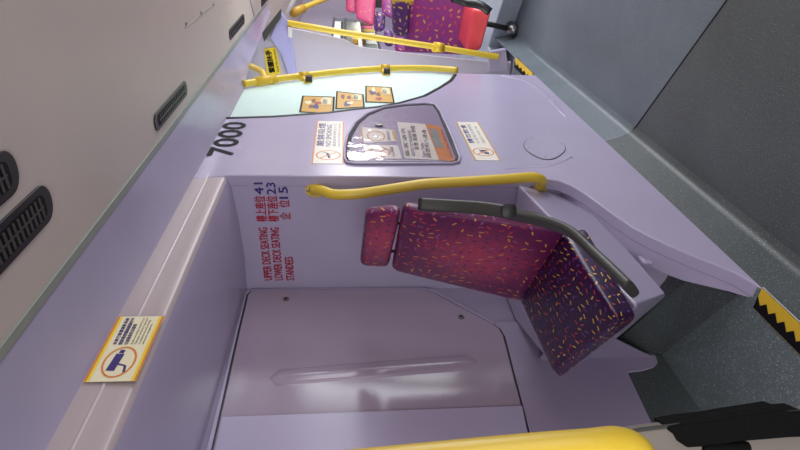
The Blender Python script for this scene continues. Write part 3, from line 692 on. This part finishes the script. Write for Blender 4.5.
# CCTV sticker on the fascia
P = V(onY(.997, 98, 373)); tw = V(onY(.997, 132, 316))
x0 = onY(.997, 98, 373).x-.03; x1 = onY(.997, 133, 317).x
Pc = V((x0, .9965, 1.908)); cw_ = x1-x0; ch = .118
cs = sticker('cctv_sticker', Pc, XR, ZU, cw_, ch, 'cream and orange camera surveillance sticker on the fascia beam', 'orange', 'creamst')
for k in (.065, ch-.006-.006): plate('yellow_stripe', Pc+ZU*(.0062 if k < .1 and k == .065 else ch-.0125), XR, ZU, cw_, .0065, 'yst', cs, lift=.0013, t=.0003)
cc = Pc+V((cw_*.27, 0, ch*.5)); bm = bmesh.new(); ringbm(bm, cc, XR, ZU, cw_*.225, .038, .005, .002); finish('ring', bm, 'orange', cs, False)
bm = bmesh.new(); bar(bm, cc, XR, ZU, (-.03, .012), (.028, .006), .02, .0018); bar(bm, cc, XR, ZU, (.03, .006), (.042, .003), .012, .0018); bar(bm, cc, XR, ZU, (-.008, 0), (-.014, -.018), .005, .0018); bar(bm, cc, XR, ZU, (-.014, -.018), (-.04, -.022), .006, .0018)
finish('camera_pictogram', bm, 'navy', cs, False)
tx = cw_*.53; tw_ = cw_*.44
for i, b in enumerate(('本車已裝置錄影系統', '閉路電視攝錄機操作中', '以加強保安及管理')): text('printed_characters', b, Pc+V((tx, 0, .086-i*.0135)), XR, ZU, tw_*(1, 1, .75)[i], .010, 'navy', cs, bold=.0003, lift=.002)
for i, b in enumerate(('Audio-recording Closed Circuit', 'Television cameras in operation', 'to enhance security, driving', 'and service management')): text('printed_words', b, Pc+V((tx, 0, .046-i*.009)), XR, ZU, tw_*(1, 1, .9, .75)[i], .007, 'ink', cs, lift=.002)

# three square stickers on the frosted screen, and the yellow one above
for i, q in enumerate((((300, 112), (333, 114), (334, 97), (303, 96)), ((336, 109), (364, 107), (363, 94.5), (337, 91.5)), ((366, 102), (394, 103), (391, 87.5), (366, 86)))):
    pos = ('largest and leftmost', 'middle', 'rightmost')[i]
    a = [onY(1.017, *z) for z in q]
    t = thing('picture_sticker', a[0], ('amber picture sticker on the frosted screen, nearest the ceiling of the three', 'amber picture sticker in the middle of the frosted screen, with a dark red patch', 'amber picture sticker lowest on the frosted screen, with a broad brown patch')[i], 'sticker', 'picture stickers on the frosted screen')
    def B(u_, v_, y=0): # u along reading direction, v up
        p = a[0].lerp(a[3], u_); r = a[1].lerp(a[2], u_); s = r.lerp(p, v_); s.y = 1.017+y; return s
    PR('edge', [B(-.02, -.03), B(1.02, -.03), B(1.02, 1.03), B(-.02, 1.03)], (0, -.0006, 0), 'ink', t, smooth=False)
    PR('print', [B(.03, .03, -.0008), B(.97, .03, -.0008), B(.97, .97, -.0008), B(.03, .97, -.0008)], (0, -.0004, 0), 'amber', t, smooth=False)
    rr = random.Random(i+3)
    for k in range(5):
        cu, cv, ru, rv = rr.uniform(.2, .8), rr.uniform(.45, .85), rr.uniform(.06, .16), rr.uniform(.06, .13)
        PR('printed_patch', [B(cu+ru*math.cos(s)*(1+.3*math.sin(3*s+k)), cv+rv*math.sin(s), -.0014-k*.0002) for s in [j*math.pi/6 for j in range(12)]], (0, -.0003, 0), ('brownp', 'redink', 'navy', 'brownp', 'creamst')[(k+i) % 5], t, smooth=False)
    PR('caption_patch', [B(.5, .08, -.0028), B(.9, .08, -.0028), B(.94, .3, -.0028), B(.8, .42, -.0028), B(.46, .36, -.0028)], (0, -.0003, 0), 'creamst', t, smooth=False)
    A = B(.52, .2, -.0034); text('caption', '多謝合作', A, (B(.9, .2)-B(.5, .2)), ZU, .09, .028, 'ink', t, lift=.0004)
a = [onX(XT-.014, *z) for z in ((281, 74), (267, 75), (264, 49), (276, 47))]
t = thing('hold_handrail_sticker', a[0], 'yellow sticker with black characters on the pale header panel', 'sticker')
PR('backing', a, (-.001, 0, 0), 'yst', t, smooth=False)
r_ = (a[3]-a[0]).normalized(); u_ = (a[1]-a[0]).normalized(); u_ = (u_-r_*u_.dot(r_)).normalized()
nn = r_.cross(u_)
lf = .004 if nn.x < 0 else -.004
text('characters', '緊握扶手', a[0]+r_*.02+u_*.040-V((.002, 0, 0)), r_, u_, (a[3]-a[0]).length*.82, .042, 'ink', t, lift=lf, bold=.002)
text('words', 'Hold the handrail', a[0]+r_*.02+u_*.008-V((.002, 0, 0)), r_, u_, (a[3]-a[0]).length*.82, .018, 'ink', t, lift=lf)

# ================================================================ seats farther back
def padpx(name, px, D, thick, m, parent, rad=.04, wrap=0):
    """pad whose front face spans four photo corners (left-bottom, right-bottom, left-top, right-top upright) at distances D"""
    q = [atD(d, *p) for p, d in zip(px, D)]
    return cushion(name, [q[0]+V((thick, 0, 0)), q[1]+V((thick, 0, 0)), q[2]+V((thick, 0, 0)), q[3]+V((thick, 0, 0)), q[0], q[1], q[2], q[3]], rad, m, parent, n=10, bulge=.01)
s1 = thing('bus_seat', atD(4.9, 500, 30), 'violet confetti seat with glossy red cushion behind the far yellow pole', 'bus seat')
padpx('backrest', ((469, 56), (474, -18), (404, 53), (408, -22)), (4.95, 4.6, 5.05, 4.7), .1, 'farseat', s1)
padpx('headrest', ((409, 39), (413, -3), (393, 36.5), (391, -5)), (4.85, 4.6, 4.9, 4.65), .1, 'fardark', s1, .05)
TB('headrest_grip', smoothpath([atD(4.6, 411, 3), atD(4.55, 410, 0), atD(4.55, 396, -1), atD(4.6, 394, 2)], 4), .02, 'yellow', s1)
q = [atD(4.5, 481, 51), atD(4.3, 492, 11), atD(4.55, 466, 52), atD(4.4, 473, 9)]
cushion('seat_cushion', [q[0], q[1], q[0]+V((.42, 0, 0)), q[1]+V((.42, 0, 0)), q[2], q[3], q[2]+V((.42, 0, 0)), q[3]+V((.42, 0, 0))], .03, 'red', s1, n=10)
TB('leg', [atD(4.75, 484, 23), atD(4.85, 514, 30)], .022, 'black', s1)
TB('foot', [atD(4.8, 510, 27), atD(4.9, 517, 33)], .05, 'metal', s1, seg=10)
TB('armrest', smoothpath([atD(4.3, 452, -2), atD(4.3, 468, 3), atD(4.2, 480, 5), atD(4.2, 490, 12)], 4), .03, 'black', s1)
def farseat(px, D, m, label, hd=None, hm='fardark'):
    s = thing('bus_seat', atD(D, px[0][0], px[0][1]), label, 'bus seat', 'rear bus seats')
    padpx('backrest', px, (D,)*4, .1, m, s)
    c = atD(D+.05, (px[0][0]+px[1][0])/2, (px[0][1]+px[1][1])/2); BX('pedestal', (c.x, c.y-.06, 0), (c.x+.06, c.y+.06, c.z+.06), 'arm', s)
    if hd: padpx('headrest', hd, (D-.15,)*4, .1, hm, s, .05)
    return s
farseat(((408, 58), (408, 25), (395, 53), (395, 25)), 5.6, 'farseat', 'low purple seat glimpsed behind the far yellow pole, beside the red-cushioned seat', ((394, 48), (394, 32), (384, 47), (384, 30)))
farseat(((397, 22), (397, -20), (382, 14), (382, -20)), 6.3, 'farseat', 'violet seat one row behind the red-cushioned seat', ((385, 32), (386, 12), (374, 33), (375, 12)))
farseat(((374, 27), (378, -22), (356, 19), (357, -22)), 7.0, 'pink', 'bright pink seat two rows behind the red-cushioned seat, at the top')
farseat(((356, 14), (356, -20), (346, 12), (346, -20)), 7.9, 'pink', 'farthest pink seat back beside the rear window')
# pale raised box under the rear seats
tag(PR('rear_seat_box', [onZ(0, 509, 60), onZ(0, 507, 47), onZ(0, 524, 0), onZ(0, 560, -90)]+[V((5.9, -.2, 0)), V((6.6, 1.55, 0)), V((5.3, 1.55, 0))], (0, 0, .17), 'vpale', bevel=.012), **S)
# street outside the rear window
bk = thing('shop_front', (8.5, 3.2, 0), 'colourful shop shelves seen outside through the rear window', 'shop front')
BX('back_wall', (5.5, 3.3, 0), (24, 3.4, 2.6), 'paper', bk)
rs = random.Random(5)
for k in range(34):
    x = 7.4+k*.48; m_ = ('amber', 'greyp', 'paper', 'pink', 'trim', 'yst', 'trim', 'brownp', 'white', 'cove')[rs.randrange(10)]
    z0 = .3+.35*rs.random()
    BX('shelf_display', (x, 3.0, z0), (x+.3+.15*rs.random(), 3.28, z0+.45+.4*rs.random()), m_, bk, .01)
BX('shelf_board', (6, 2.9, 1.50), (24, 3.3, 1.56), 'black', bk)
BX('shelf_board', (6, 2.9, 1.05), (24, 3.3, 1.12), 'paper', bk)
area('street_daylight', (14, 2.0, 3.4), (14.5, 3.2, 1.0), 12, 1, 800)

# ================================================================ near grab pole and taped panel edge at the bottom
gp = thing('grab_pole', atD(.5, 648, 450), 'thick yellow grab pole with rounded end close to camera at bottom edge', 'grab pole')
pp_ = [atD(.5, 250, 481), atD(.5, 350, 471), atD(.5, 520, 455), atD(.5, 590, 449.5), atD(.505, 615, 447), atD(.51, 632, 452), atD(.52, 638, 464), atD(.54, 640, 480)]
TB('tube', smoothpath(pp_, 7), .0175, 'yellow', gp, seg=24)
TB('end_fitting', [atD(.54, 640, 474), atD(.56, 641, 492)], .021, 'metal', gp, seg=16)
nh = V((math.cos(th), math.sin(th), 0)); Pn = CAM+nh*.62
def np_(x, y): return onP(Pn, nh, x, y)
pn = thing('screen_panel', np_(800, 470), 'cream-edged screen panel bandaged with black cloth tape at bottom right corner', 'screen panel')
PR('panel', [np_(*q) for q in ((200, 492), (560, 452), (600, 439), (640, 430.5), (720, 421), (900, 402), (900, 600), (200, 600))], nh*.02, 'cream', pn, bevel=.003)
TB('edge_seal', [np_(*q)-nh*.0 for q in ((600, 437.5), (640, 429.5), (720, 420), (900, 401))], .0022, 'arm', pn, seg=8)
rr = random.Random(2); e1 = [(668, 427), (690, 424), (715, 420.5), (740, 416.5), (765, 412.5), (784, 410), (791, 413), (806, 411)]; e2 = [(812, 437), (790, 438), (765, 440.5), (740, 442), (712, 446), (688, 448), (680, 443), (676, 436), (670, 431)]
PR('cloth_tape', [onP(Pn-nh*.006, nh, x+rr.uniform(-1, 1), y+rr.uniform(-.6, .6)) for x, y in e1+e2], nh*.034, 'tape', pn, bevel=.002)
TB('tape_roll', [onP(Pn-nh*.004, nh, 704, 449), onP(Pn-nh*.004, nh, 748, 447)], .006, 'tape', pn, seg=10)
